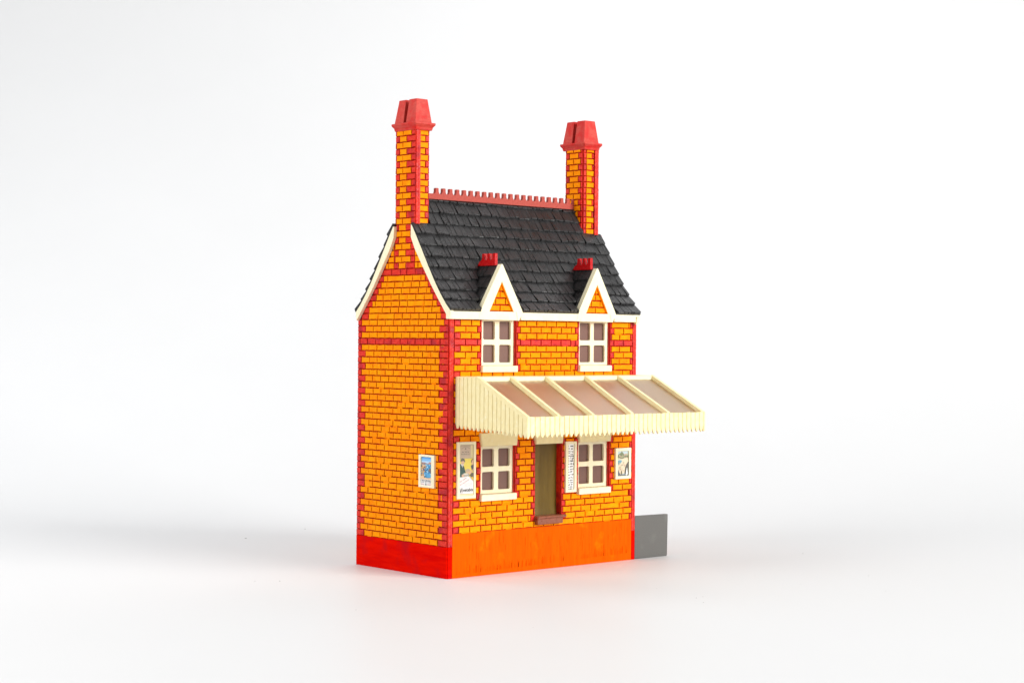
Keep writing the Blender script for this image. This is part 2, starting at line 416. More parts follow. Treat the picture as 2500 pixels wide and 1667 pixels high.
# edge strips of the gable panels seen on the front
def strip(mb_, xa, xb, yf, yb, z0, z1, mat, jit=.07, step=.62):
    n = max(2, int((z1-z0)/step)); vs = []; xm = (xa+xb)/2
    for i in range(n+1):
        z = z0+(z1-z0)*i/n; j = lambda: R(-jit, jit)
        vs += [(xa, yb, z), (xa+j()*.6, yf+.12+j()*.5, z), (xa+.22, yf+j(), z), (xm-.1, yf+j(), z), (xm, yf+.10, z), (xm+.1, yf+j(), z), (xb-.22, yf+j(), z), (xb+j()*.4, yf+.12+j()*.5, z), (xb, yb, z)]
    k = 9; fs = [(i*k+q, i*k+q+1, (i+1)*k+q+1, (i+1)*k+q) for i in range(n) for q in range(k-1)]
    fs += [tuple(range(k)), tuple(range(n*k, n*k+k))]
    mb_.add(vs, fs, mat)
for xa, xb in ((0.0, PT), (W-PT, W)):
    mb_ = MB(); z = 0.0
    mb_.frustum([(xa+.02, -.36), (xb-.05, -.36), (xb-.05, .1), (xa+.02, .1)], [(xa+.02, -.36), (xb-.05, -.36), (xb-.05, .1), (xa+.02, .1)], 0, 11.2, 'plinth_red', .12)
    strip(mb_, xa-.02, xb-.06, -.50, .1, 11.25, 91.9, 'red')
    mb_.build('corner_strip', root)
# back wall
def back_wall():
    mb_ = MB(); mapf = back(D-1.9); mb_.box(PT, W-PT, D-3.8, D-1.9, 0, 94, 'mortar')
    for k in range(-3, 32):
        run(mb_, PT, W-PT, k, mapf, 'red' if k == 0 else 'orange', 5.1 if k % 2 else 2.6, 5.1)
    mb_.box(PT, W-PT, D-1.9, D-1.55, 0, zt(32)-.05, 'plinth_red', .1)
    return mb_.build('back_wall', root)
back_wall()

# ---- windows
def rrect(u0, u1, v0, v1, r, n=4, jit=0.05):
    out = []
    for cx, cy, a0 in ((u1-r, v0+r, -90), (u1-r, v1-r, 0), (u0+r, v1-r, 90), (u0+r, v0+r, 180)):
        for i in range(n+1):
            a = math.radians(a0+90*i/n); out.append((cx+r*math.cos(a)+R(-jit, jit)*.5, cy+r*math.sin(a)+R(-jit, jit)*.5))
    return out
def rectl(u0, u1, v0, v1): return [(u0, v0), (u1, v0), (u1, v1), (u0, v1)]
def window(x0, x1, zlo, zhi, rows, cols, where):
    mapf = front(0)
    win = plate([rectl(x0+.03, x1-.03, zlo, zhi)]+[rrect(c[0], c[1], r[0], r[1], .55) for r in rows for c in cols], mapf, -1.9, -.85, 'cream', 'window', root, .13)
    win['label'] = where
    for r in rows:
        for c in cols:
            m2 = MB(); m2.prism(rectl(c[0]-.45, c[1]+.45, r[0]-.45, r[1]+.45), mapf, -2.5, -1.92, 'pane'); m2.build('pane', win)
    s = MB(); zs = zlo
    a, b = x0-.75, x1-.05
    s.frustum([(a, -1.75), (b, -1.75), (b, .9), (a, .9)], [(a+.05, -1.75), (b, -1.75), (b, .9), (a+.05, .9)], zs-2.35, zs-.05, 'cream', .16)
    s.build('sill', win)
    return win
C1 = [(16.65, 22.15), (24.35, 29.85)]; C2 = [(64.7, 70.25), (72.1, 77.9)]
RU = [(84.75, 91.35), (76.45, 82.85)]; RL = [(38.85, 45.3), (30.45, 37.0)]
wu = window(15.1, 31.3, 75.35, 92.3, RU, C1, 'upper left window, under the left dormer')
window(63.4, 79.5, 75.35, 92.3, RU, C2, 'upper right window, under the right dormer')
wl = window(15.1, 31.3, 29.1, 46.7, RL, C1, 'lower left window, beside the tall poster')
window(63.4, 79.5, 29.1, 46.7, RL, C2, 'lower right window, beside the narrow sign')
# faint raised digits on the lower left sill
m_ = MB(); text_mb(m_, '1/1', 28.4, 27.9, .75, 1.4, front(0), 1.775, 'cream'); m_.v = [(x, y, z) for x, y, z in m_.v]
m_.mats = ['valance']; m_.build('raised_digits', wl)

# ---- lintels
for (a, b, c, d) in ((13.9, 31.9, 14.7, 31.3), (40.3, 54.9, 41.0, 54.2), (62.4, 80.0, 63.1, 79.3)):
    m_ = MB(); mapf = front(0)
    m_.prism([(c, 46.35), (d, 46.35), (d+.15, 46.8), (b, 51.2), (a, 51.2), (c-.15, 46.8)], mapf, -.4, 1.55, 'valance', .22)
    m_.build('lintel', root)

# ---- door and step
m_ = MB(); n = 14; nz = 22
for j in range(nz+1):
    for i in range(n+1):
        u = i/n; v = j/nz
        y = 2.35+.12*math.sin(u*3.1)*-1+.35*max(0, .12-v)/.12*-1+.05*math.sin(v*9+u*3)
        m_.v.append((41.4+13.2*u, y, 19.5+27.3*v))
for j in range(nz):
    for i in range(n): m_.f.append([j*(n+1)+i, j*(n+1)+i+1, (j+1)*(n+1)+i+1, (j+1)*(n+1)+i]); m_.m.append(0)
m_.mats = ['door']; dr = m_.build('door', root, smooth=True)
m_ = MB(); m_.box(41.3, 54.7, 2.9, 3.6, 19.4, 46.8, 'inside'); m_.build('door_backing', dr)
m_ = MB()
m_.box(41.2, 53.95, -2.25, .3, 16.75, 18.95, 'brown', .15)
m_.box(40.9, 55.7, -2.6, 2.2, 18.9, 19.85, 'brown', .28)
m_.build('doorstep', root)

# ---- fascia and dormers
FA = (91.9, 95.15)
m_ = MB(); segs = [(-1.9, 13.2), (32.0, 61.9), (79.9, 94.2)]
for a, b in segs: m_.box(a, b, -2.35, -.36, FA[0], FA[1], 'cream', .12)
m_.build('fascia', root)
def dormer(cx, hw, label):
    mapf = front(0)
    d = MB()
    # brick triangle behind the frame
    th = 105.7
    d.prism([(cx-7.0, 92.4), (cx+7.0, 92.4), (cx, 107.3)], mapf, -.6, 1.25, 'mortar')
    for k, (za, zb) in enumerate(((95.0, 97.25), (97.35, 99.7), (99.8, 102.1), (102.2, 104.6), (104.7, 106.6))):
        half = (107.2-za)/14.9*7.0
        def sh(a, b, cx=cx):
            lim = max(0.05, (107.1-b)/14.9*7.0); return (max(cx-lim, min(cx+lim, a)), b)
        if k % 2 == 0: cuts = [-half, -.1, half-.0]
        else: cuts = [-half, -2.2 if k == 1 else -half*.1, 2.4 if k == 1 else half, half]
        for a, b in zip(cuts, cuts[1:]):
            if b-a > .5: brick(d, cx+a, cx+b, za, zb, lambda u, v, w: (u, -1.25-w*.8, v), 'orange', shear=sh)
    for sg in (-1, 1):                                    # the paint runs up the inner edge of the board
        q = [(cx+sg*5.83, 94.95), (cx+sg*.02, 105.75), (cx+sg*.02-sg*.2, 105.3), (cx+sg*5.83-sg*.22, 94.95)]
        d.prism(q, mapf, 1.2, 2.25, 'orange')
    base = d.build('dormer', root); base['label'] = label
    # A-shaped board
    ox = hw; top = 112.0
    outer = [(cx-ox, 94.9), (cx-ox+.2, 94.9), (cx, top), (cx+ox, 94.9)]
    sl = (top-94.9)/ox
    low = FA[0]
    outer = [(cx-ox-(94.9-FA[1])/sl, FA[1]), (cx-.25, top), (cx+.25, top), (cx+ox, FA[1]-.2), (cx+ox-1.9, FA[0]-.15), (cx-ox+1.6, FA[0]-.05), (cx-ox-.6, FA[0])]
    inner = [(cx-5.85, 94.85), (cx+5.85, 94.85), (cx, 105.75)]
    plate([outer, inner], mapf, .35, 2.45, 'cream', 'gable_board', base, .1)
    # thin cross bar lying a hair back, so that the right leg reads as a separate board
    b = MB(); b.prism([(cx+ox-3.35, FA[1]-.2), (cx+ox, FA[1]-.2), (cx+ox-1.9, FA[0]-.2), (cx+ox-2.6, FA[0]-.2)], mapf, 2.4, 2.62, 'cream', .08)
    b.build('board_foot', base)
    # two slated slopes
    r = MB()
    for sg in (-1, 1):
        s0 = Vector((cx, 0, top-.35)); e0 = Vector((cx+sg*(ox+.1), 0, FA[1]+.1)); dv = (e0-s0); ln = dv.length; dv /= ln
        nv = Vector((-dv.z*sg*-1, 0, 0)); nv = Vector((sg*abs(dv.z), 0, abs(dv.x)))
        mp = lambda y, t, w: tuple((s0+dv*t)+nv*w+Vector((0, y, 0)))
        yb = lambda t: interp([(y, z) for y, z in PROF], (s0+dv*t).z)+2.0
        # base sheet
        vs = [mp(-.4, 0, 0), mp(yb(0), 0, 0), mp(yb(ln), ln, 0), mp(-.4, ln, 0), mp(-.4, 0, -.5), mp(yb(0), 0, -.5), mp(yb(ln), ln, -.5), mp(-.4, ln, -.5)]
        r.add(vs, [(0, 1, 2, 3), (7, 6, 5, 4), (0, 3, 7, 4), (3, 2, 6, 7), (0, 4, 5, 1)], 'slate')
        t = 0.0
        while t < ln:
            t1 = min(t+5.0, ln); y = -.35
            while y < yb(t)+.5:
                w = R(1.7, 2.8); slate(r, mp, y, y+w, t1+R(0, .25), t-.1)
                y += w
            t = t1
    r.build('dormer_roof', base)
    # glossy red crest on the little ridge
    teeth(MBw := MB(), lambda t, z, w: (cx+w, t, z), [1.7, 4.6, 7.4], .9, 9.6, 111.6, 113.6, 116.0, 2.85, .65, 'gloss_red', cut=True)
    MBw.build('ridge_crest', base)
    return base

def slate(mb_, mp, a, b, lo, hi, th=.80):
    """one slate: a..b across, lo = lower edge (param grows downwards), hi = upper edge; mp(across, down, w)"""
    g = R(.05, .12); a += g; b -= g; t0 = th*R(.7, 1.25); tl = R(-.12, .12); c = R(.2, .34); sk = R(-.15, .15); lo += R(-.12, .12)
    A = [mp(a, hi, .06), mp(b, hi, .06), mp(b+sk, lo-c, t0+tl), mp(a+sk, lo-c, t0), mp(b-c*.4+sk, lo, t0*.62), mp(a+c*.4+sk, lo, t0*.62), mp(b-c*.4+sk, lo, -.05), mp(a+c*.4+sk, lo, -.05), mp(a, hi, -.1), mp(b, hi, -.1)]
    mb_.add(A, [(0, 1, 2, 3), (3, 2, 4, 5), (5, 4, 6, 7), (0, 3, 5, 7, 8), (1, 9, 6, 4, 2)], 'slate')

def teeth(mb_, mapf, centres, t0, t1, zb, zn, ztop, pitch, half, mat, cut=False):
    """crested ridge: outline in (t,z) with concave notches between upright teeth, extruded both ways by 'half'"""
    tw = pitch*.21; pts = [(t0, zb), (t1+(1.0 if cut else 0), zb)]
    top = []
    if cut: top.append((t1, zn-.6))
    for c in reversed(centres):
        e = [(c+tw*1.75, zn), (c+tw*1.35, zn+.3), (c+tw, zn+.95), (c+tw, ztop-.3), (c+tw*.8, ztop), (c-tw*.8, ztop), (c-tw, ztop-.3), (c-tw, zn+.95), (c-tw*1.35, zn+.3), (c-tw*1.75, zn)]
        if cut and c == centres[0]: e = e[:5]+[(t0, ztop)]
        top += e
    if not cut: top = [(t1, zn)]+top+[(t0, zn)]
    pts += top
    n = len(pts); vs = [mapf(t, z, -half) for t, z in pts]+[mapf(t, z, half) for t, z in pts]
    # cap faces column by column so that the concave outline fills cleanly
    mb_.add(vs, [(i, (i+1) % n, n+(i+1) % n, n+i) for i in range(n)], mat)
    from mathutils.geometry import tessellate_polygon
    tri = tessellate_polygon([[Vector((t, z, 0)) for t, z in pts]])
    k = len(mb_.v)-2*n; i_ = mb_.mi(mat)
    for a, b, c in tri:
        mb_.f.append([k+a, k+b, k+c]); mb_.m.append(i_); mb_.f.append([k+n+c, k+n+b, k+n+a]); mb_.m.append(i_)

dormer(22.55, 10.2, 'left dormer gable with red crest')
dormer(70.6, 10.0, 'right dormer gable with red crest')

# ---- main roof
def roof():
    base = MB(); pts = [Vector((0, y, z)) for y, z in PROF]
    pts = [Vector((0, -2.9, 95.2))]+pts[1:]
    cum = [0]
    for a, b in zip(pts, pts[1:]): cum.append(cum[-1]+(b-a).length)
    T = cum[-1]
    def at(t):
        t = max(0, min(T, t))
        for i in range(len(cum)-1):
            if t <= cum[i+1]: break
        f = (t-cum[i])/(cum[i+1]-cum[i]); p = pts[i].lerp(pts[i+1], f); d = (pts[i+1]-pts[i]).normalized()
        return p, Vector((0, -d.z, d.y))
    tstep = cum[-2]                                       # height of the step beside the chimneys
    for side in (0, 1):
        def mp(x, down, w, side=side):                    # down measured from the ridge
            p, nn = at(T-down); q = p+nn*w
            y = q.y if side == 0 else 2*25.4-q.y
            return (x, y, q.z)
        t_e = T-cum[2] if side == 0 else T                # the front eave is cut away round the dormers
        parts = [(-1.7, 93.7, T-tstep, t_e), (6.7, 84.3, 0.0, T-tstep)]
        if side == 0: parts += [(-1.7, 12.6, t_e, T), (32.6, 60.8, t_e, T), (80.4, 93.7, t_e, T)]
        for (xa, xb, ta, tb) in parts:
            ns = 12; rows = []
            vs = []
            for i in range(ns+1):
                t = ta+(tb-ta)*i/ns
                for x in (xa, xb): vs.append(mp(x, t, -.05)); vs.append(mp(x, t, -.9))
            fs = []
            for i in range(ns):
                o = i*4; fs += [(o, o+2, o+6, o+4), (o+1, o+5, o+7, o+3), (o, o+4, o+5, o+1), (o+2, o+3, o+7, o+6)]
            fs += [(0, 1, 3, 2), (ns*4, ns*4+2, ns*4+3, ns*4+1)]
            base.add(vs, fs, 'slate')
        pitch = tstep/8; rowsT = []
        d = T
        while d > .6:                                     # d = lower edge of the row, counted down from the ridge
            hi = max(0.0, d-pitch-.3)
            low = d <= T-tstep+.5
            xa, xb = (6.75, 84.25) if low else (-1.75, 93.75)
            x = xa; grp = 0; off = 0
            while x < xb-.2:
                w = R(1.3, 2.2) if random.random() < .35 else R(2.3, 3.3); e = min(x+w, xb)
                if xb-e < .7: e = xb
                if grp <= 0: grp = random.randint(1, 4); off = R(-.28, .22)
                zl = mp(0, d, 0)[2]; lo_ = d+off+R(-.05, .05); pieces = [(x, e)]
                if side == 0 and zl < 111.5:
                    for cx, ox in ((22.55, 10.2), (70.6, 10.0)):
                        hw = (112.0-zl)/1.69+.15
                        if hw > .5:
                            nx = []
                            for a, b in pieces:
                                if b <= cx-hw or a >= cx+hw: nx.append((a, b)); continue
                                if a < cx-hw: nx.append((a, cx-hw))
                                if b > cx+hw: nx.append((cx+hw, b))
                            pieces = nx
                for a, b in pieces:
                    if b-a > .35: slate(base, mp, a, b, lo_, hi)
                if e-x > 1.9 and random.random() < .85:   # a scored line down the slate
                    pass
                x = e; grp -= 1
            d -= pitch
    return base.build('roof', root)
rf = roof()
m_ = MB(); cs = [14.2+3.33*i for i in range(22)]
teeth(m_, lambda t, z, w: (t, 25.4+w, z), cs, 6.8, 85.6, 136.35, 138.35, 140.5, 3.33, .6, 'cresting')
m_.build('ridge_cresting', rf)

# ---- bargeboards
OUT = [(-2.35, 92.0), (-3.0, 95.0), (0.0, 97.9), (3.1, 101.5), (6.5, 106.1), (10.0, 111.4), (14.2, 118.1), (19.5, 126.2), (20.2, 126.2)]
INN = [(20.2, 121.6), (17.9, 117.3), (13.7, 111.4), (8.3, 104.0), (4.5, 99.3), (1.0, 95.1), (-1.6, 92.0)]
for side in (0, 1):
    pl_ = [(a, b-(.45 if 0 < i < 8 else 0)) for i, (a, b) in enumerate(OUT)]+INN
    if side: pl_ = [(2*25.1-a, b-.5) for a, b in OUT]+[(2*25.25-a, b) for a, b in INN]; pl_ = pl_[::-1]
    for xm, sg in ((left(0.0), 1), (right(W), 1)):
        if xm(0, 0, 1)[0] > 50: mm = lambda u, v, w: (W-2.6+w, u, v-.9)
        else: mm = xm
        plate([pl_], mm, .38, 1.75, 'cream', 'bargeboard', root, .12)

# ---- chimneys
def chimney(x0, x1, px0, px1, bx0, bx1, y0, y1, by0, by1, ztop, zcap, label, outer):
    """panel px0..px1 (outer skin), inner box bx0..bx1, cap x0..x1"""
    m_ = MB(); z0 = zt(-18)
    m_.box(px0, px1, y0, y1, z0+.01, 161, 'mortar'); m_.box(bx0, bx1, by0, by1, 112, 161, 'mortar')
    om = left(px0) if outer < 0 else right(px1); im = right(bx1) if outer < 0 else left(bx0)
    for k in range(-33, -18):
        chim_row(m_, y0, y1, k, om)
    strip(m_, px0-.12, px1-.05, y0-.26, y0+.12, z0+.05, 160.9, 'red', .05)
    for k in range(-33, -12):
        chim_row(m_, by0, by1, k, im, True)
        za, zb = zt(k+1), zt(k); w = bx1-bx0; fm = front(by0)
        if outer < 0:
            if k % 2: brick(m_, bx0, bx1-.35, za, zb, fm, 'orange'); brick(m_, bx1-.5, bx1, za, zb, fm, 'red')
            else: brick(m_, bx0, bx0+w*.6, za, zb, fm, 'orange'); brick(m_, bx0+w*.6, bx1, za, zb, fm, 'red')
        else:
            brick(m_, bx0, bx0+w*.27, za, zb, fm, 'red')
            if k % 2: brick(m_, bx0+w*.27, bx1, za, zb, fm, 'orange')
            else: brick(m_, bx0+w*.27, bx0+w*.8, za, zb, fm, 'orange'); brick(m_, bx0+w*.8, bx1, za, zb, fm, 'red')
    ch = m_.build('chimney', root); ch['label'] = label
    c = MB()
    def q(i): return [(x0+i, cy0+i), (x1-i, cy0+i), (x1-i, cy1-i), (x0+i, cy1-i)]
    cy0, cy1 = y0-1.55, y1+1.0
    c.frustum(q(.95), q(.75), zcap-2.75, zcap-1.75, 'gloss_red' if False else 'pot', .1)
    c.frustum(q(.75), q(.1), zcap-1.78, zcap-.75, 'pot', .08)
    c.frustum(q(0), q(.05), zcap-.78, zcap, 'pot', .12)
    c.build('chimney_cap', ch)
    bx0_, bx1_ = x0+.95, x1-.75; ym = (y0+y1)/2+.25
    for (a, b) in ((y0-.2, ym-.75), (ym+.65, y1+.25)):
        p = MB(); xi = 1.35; yi0 = .95 if a < ym-3 else .25; yi1 = .25 if a < ym-3 else 1.05
        lo = [(bx0_, a), (bx1_, a), (bx1_, b), (bx0_, b)]; hi = [(bx0_+xi, a+yi0), (bx1_-xi, a+yi0), (bx1_-xi, b-yi1), (bx0_+xi, b-yi1)]
        zb, ztp = zcap+.01, ztop
        cx_, cy_ = sum(v[0] for v in hi)/4, sum(v[1] for v in hi)/4
        hi_in = [(cx_+(v[0]-cx_)*.62, cy_+(v[1]-cy_)*.62) for v in hi]
        vs = [(x, y, zb) for x, y in lo]+[(x, y, ztp) for x, y in hi]+[(x, y, ztp-.02) for x, y in hi_in]+[(x, y, ztp-3) for x, y in hi_in]
        fs = [(i, (i+1) % 4, 4+(i+1) % 4, 4+i) for i in range(4)]+[(4+i, 4+(i+1) % 4, 8+(i+1) % 4, 8+i) for i in range(4)]+[(8+i, 8+(i+1) % 4, 12+(i+1) % 4, 12+i) for i in range(4)]+[(12, 13, 14, 15), (3, 2, 1, 0)]
        p.add(vs, fs, 'pot'); po = p.build('chimney_pot', ch)
        bv = po.modifiers.new('bevel', 'BEVEL'); bv.width = .12*S; bv.segments = 2; bv.limit_method = 'ANGLE'
    return ch
chimney(-1.75, 7.7, 0.0, 1.85, 1.85, 6.4, 19.4, 31.2, 20.3, 30.3, 171.9, 163.2, 'tall left chimney stack, nearest', -1)
chimney(82.8, 92.6, 90.0, 91.9, 84.3, 90.0, 19.4, 31.2, 20.3, 30.0, 171.3, 162.5, 'tall right chimney stack, farther', 1)

# ---- canopy
CX0, CX1, CP1, CP, CZB, CZF = 3.0, 91.2, -12.3, -38.5, 71.6, 58.65
can = MB()
can.box(CX0+.02, CX1-.02, CP1, -.37, 70.9, CZB, 'valance', .1)         # ledge against the wall
can.box(CX0+.9, CX1-.9, CP1-.25, CP1+.9, 69.3, 71.5, 'cream', .12)       # rail that the panes start from
can.box(CX0+.9, CX1-.9, -38.3, -37.3, 56.6, 58.3, 'valance', .1)       # front beam behind the boards
canopy = can.build('canopy', root); canopy['label'] = 'glazed platform canopy with saw-tooth cream boards'
def slope_z(y, dz=0): return CZB+(CZF-CZB)*(y-CP1)/(CP-CP1)+dz
def board(mb_, mapf, u0, u1, ztop0, ztop1, zlow, tip, w0, w1, mat):
    g = .10; um = (u0+u1)/2+R(-.06, .06); a, b = u0+g, u1-g; sh = zlow+tip; t = tip
    mb_.prism([(a, sh+R(-.1, .1)), (a+.22, sh-t*.38), (a+.52, sh-t*.75), (um-.16, zlow+R(-.06, .06)), (um+.16, zlow+R(-.06, .06)), (b-.52, sh-t*.75), (b-.22, sh-t*.38), (b, sh+R(-.1, .1)), (b, ztop1), (a, ztop0)], mapf, w0, w1, mat, .10)
for xs, sg in ((CX0, 1), (CX1, -1)):
    v_ = MB(); mp = (lambda u, v, w: (CX0-w, u, v)) if sg > 0 else (lambda u, v, w: (CX1+w, u, v))
    nb = 17; bw = (-.4-CP)/nb
    # backing sheet
    v_.prism([(-.4, 54.5), (-.4, CZB-.1), (CP1, CZB-.1), (CP+.2, CZF-.1), (CP+.2, 52.5)], mp, -.75, 0.0, 'valance')
    for i in range(nb):
        u1 = -.4-bw*i; u0 = u1-bw
        za = min(CZB, slope_z(u0)) if u0 < CP1 else CZB; zb_ = min(CZB, slope_z(u1)) if u1 < CP1 else CZB
        low = 53.3+(51.35-53.3)*(-(u0+u1)/2)/38.5
        board(v_, mp, u0, u1, za-.15, zb_-.15, low, 2.1, -.3, .33, 'valance')
    v_.build('side_valance', canopy)
    c = MB()   # sloping capping strip
    n = 10
    for (ya, yb) in ((CP1+.3, CP-.2),):
        x_a, x_b = (CX0-.28, CX0+1.1) if sg > 0 else (CX1-1.1, CX1+.35)
        za, zb_ = slope_z(ya), slope_z(yb)
        vs = [(x, y, z+dz) for (y, z) in ((ya, za), (yb, zb_)) for x in (x_a, x_b) for dz in (0.12, -1.7)]
        c.add(vs, [(0, 2, 6, 4), (1, 5, 7, 3), (0, 4, 5, 1), (2, 3, 7, 6), (0, 1, 3, 2), (4, 6, 7, 5)], 'valance')
    o = c.build('edge_rafter', canopy); bv = o.modifiers.new('bevel', 'BEVEL'); bv.width = .12*S; bv.segments = 2
f_ = MB(); nb = 38; bw = (CX1-.6-(CX0+.9))/nb
mp = lambda u, v, w: (u, CP-w, v)
f_.prism([(CX0+.2, 52.35), (CX1-.2, 52.35), (CX1-.2, CZF-.25), (CX0+.2, CZF-.25)], mp, -.75, 0, 'valance')
for i in range(nb):
    u0 = CX0+.9+bw*i; board(f_, mp, u0, u0+bw, CZF-.05+R(-.12, .05), CZF-.05+R(-.12, .05), 51.35+R(-.1, .1), 2.2, -.3, .33, 'valance')
f_.frustum([(CX0-.35, CP-.35), (CX0+.95, CP-.35), (CX0+.95, CP+.5), (CX0-.35, CP+.5)], [(CX0-.35, CP-.35), (CX0+.95, CP-.35), (CX0+.95, CP+.5), (CX0-.35, CP+.5)], 52.6, CZF+.05, 'valance', .15)
f_.frustum([(CX0+.0, CP-.1), (CX0+.5, CP-.1), (CX0+.5, CP+.3), (CX0+.0, CP+.3)], [(CX0-.35, CP-.35), (CX0+.95, CP-.35), (CX0+.95, CP+.5), (CX0-.35, CP+.5)], 51.2, 52.7, 'valance', .05)
f_.box(CX1-.65, CX1+.35, CP-.4, CP+.5, 51.5, CZF, 'valance', .12)
f_.build('front_valance', canopy)
RX = [(18.6, 17.9), (35.4, 34.3), (55.2, 53.7), (72.2, 72.5)]
def skew_bar(mb_, xt, xb, ya, yb, w, dz0, dz1, mat):
    vs = []
    for (x, y) in ((xt, ya), (xb, yb)):
        z = slope_z(y)
        for a in (-w/2, w/2):
            for dz in (dz0, dz1): vs.append((x+a*(1 if dz == dz1 else .75), y, z+dz))
    mb_.add(vs, [(0, 2, 6, 4), (1, 5, 7, 3), (0, 4, 5, 1), (2, 3, 7, 6), (0, 1, 3, 2), (4, 6, 7, 5)], mat)
for xt, xb in RX:
    r_ = MB(); skew_bar(r_, xt, xb, CP1-.1, CP+.35, 1.75, .2, -1.75, 'valance')
    o = r_.build('rafter', canopy); bv = o.modifiers.new('bevel', 'BEVEL'); bv.width = .2*S; bv.segments = 2
edges = [(CX0+.5, CX0+.5)]+RX+[(CX1-.5, CX1-.5)]
for (a0, a1), (b0, b1) in zip(edges, edges[1:]):
    p = MB(); vs = []
    for (y, x0, x1) in ((CP1-.2, a0, b0), (CP+.9, a1, b1)):
        z = slope_z(y)-1.35
        for x in (x0+.1, x1-.1):
            for dz in (0, -.5): vs.append((x, y, z+dz))
    p.add(vs, [(0, 2, 6, 4), (1, 5, 7, 3), (0, 4, 5, 1), (2, 3, 7, 6), (0, 1, 3, 2), (4, 6, 7, 5)], 'glazing'); p.build('glazing_pane', canopy)

# ---- posters
def poster(mapf, fu, fv, iu, iv, label, r=.5):
    fr = plate([rectl(fu[0], fu[1], fv[0], fv[1]), rrect(iu[0], iu[1], iv[0], iv[1], r, jit=.02)], mapf, .3, 1.25, 'cream', 'poster', root, .12)
    fr['label'] = label
    return fr
def sheet(mb_, mapf, u0, u1, v0, v1, w, mat): mb_.add([mapf(u0, v0, w), mapf(u1, v0, w), mapf(u1, v1, w), mapf(u0, v1, w)], [(0, 1, 2, 3)], mat)
class Pic:
    """a printed sheet: shapes given in 0..1 across and up, each a hair above the last"""
    def __init__(s, mapf, iu, iv, flip=False): s.mb = MB(); s.m = mapf; s.iu = iu; s.iv = iv; s.w = .66; s.flip = flip
    def uv(s, a, b):
        if s.flip: a = 1-a
        return (s.iu[0]+(s.iu[1]-s.iu[0])*a, s.iv[0]+(s.iv[1]-s.iv[0])*b)
    def poly(s, pts, name, c):
        flat(name, c); s.w += .006
        n = len(pts)
        from mathutils.geometry import tessellate_polygon
        P = [s.uv(a, b) for a, b in pts]
        s.mb.add([s.m(a, b, s.w) for a, b in P], [tuple(t) for t in tessellate_polygon([[Vector((a, b, 0)) for a, b in P]])], 'ink_'+name)
    def rect(s, a, b, c, d, name, col): s.poly([(a, c), (b, c), (b, d), (a, d)], name, col)
    def ell(s, a, b, ra, rb, name, col, n=14): s.poly([(a+ra*math.cos(2*math.pi*i/n), b+rb*math.sin(2*math.pi*i/n)) for i in range(n)], name, col)
    def blobs(s, n, box, r, names, seed=1):
        rr = random.Random(seed)
        for _ in range(n):
            a = rr.uniform(box[0], box[1]); b = rr.uniform(box[2], box[3]); nm, col = rr.choice(names)
            k = rr.uniform(.5, 1.2); s.poly([(a+r*k*math.cos(t+rr.uniform(-.3, .3)), b+r*k*.55*math.sin(t)) for t in (0, 1.3, 2.5, 3.8, 5.1)], nm, col)
    def text(s, body, a, b, h, w, name, col, rot=0, shear=0, bold=0.0):
        flat(name, col); s.w += .006
        u, v = s.uv(a, b); hh = h*(s.iv[1]-s.iv[0]); ww = w*(s.iu[1]-s.iu[0])
        mf = s.m
        if s.flip: mf = lambda x, y, z, u=u, m=s.m: m(2*u-x, y, z)
        text_mb(s.mb, body, u, v, hh, ww, mf, s.w, 'ink_'+name, rot, shear, bold=bold)

mf = front(0)
# tall poster by the corner
fr = poster(mf, (3.35, 11.95), (28.1, 48.3), (4.5, 11.0), (29.1, 47.4), 'tall poster of two people at table, marked Weetabix')
p = Pic(mf, (4.3, 11.2), (28.9, 47.6))
p.rect(0, 1, 0, 1, 'paper_white', (.80, .79, .78))
p.rect(0, 1, .72, 1, 'bill_tan', (.50, .40, .29)); p.rect(.80, 1, .735, .97, 'bill_edge', (.66, .57, .33))
p.rect(.10, .76, .735, .955, 'bill_pink', (.56, .44, .34))
for v, a, b in ((.955, .12, .78), (.865, .35, .58), (.80, .16, .74), (.775, .14, .76)): p.rect(a, b, v, v+.004, 'bill_ink', (.27, .22, .17))
for i in range(9):
    t = math.pi*(.12+.76*i/8); p.rect(.45+.28*math.cos(t)-.015, .45+.28*math.cos(t)+.018, .885+.048*math.sin(t), .898+.048*math.sin(t), 'bill_ink', (.27, .22, .17))
p.ell(.45, .905, .05, .016, 'bill_ink', (.27, .22, .17))
for a in (.20, .40, .57): p.rect(a, a+.13, .838, .850, 'bill_ink2', (.22, .18, .14))
for a in (.14, .30, .44, .62): p.rect(a, a+.11, .806, .815, 'bill_ink', (.27, .22, .17))
p.rect(0, 1, .37, .72, 'yellow_ground', (.74, .60, .10))
p.poly([(0, .37), (0, .60), (.08, .625), (.22, .60), (.36, .56), (.42, .49), (.46, .46), (.40, .385), (.22, .37)], 'green_jacket', (.035, .09, .075))
p.poly([(.12, .62), (.26, .55), (.34, .60), (.30, .64)], 'shirt_white', (.75, .74, .70))
p.poly([(.24, .595), (.30, .60), (.31, .55), (.27, .53)], 'tie_dark', (.06, .06, .08))
p.ell(.26, .655, .115, .048, 'skin', (.66, .42, .28)); p.poly([(.10, .66), (.12, .71), (.22, .73), (.36, .715), (.42, .67), (.38, .645), (.34, .675), (.16, .67)], 'hair_grey', (.16, .15, .12))
p.ell(.92, .645, .09, .05, 'skin', (.66, .42, .28)); p.poly([(.80, .65), (.84, .69), (1, .72), (1, .70), (.88, .68), (.84, .64)], 'hair_brown', (.10, .07, .05))
p.poly([(.80, .58), (.92, .60), (1, .60), (1, .46), (.86, .50)], 'dress_navy', (.06, .06, .10))
p.ell(.60, .485, .18, .038, 'loaf_tan', (.52, .40, .28)); p.poly([(.50, .46), (.86, .48), (.98, .54), (1, .50), (.80, .43), (.55, .44)], 'skin', (.66, .42, .28))
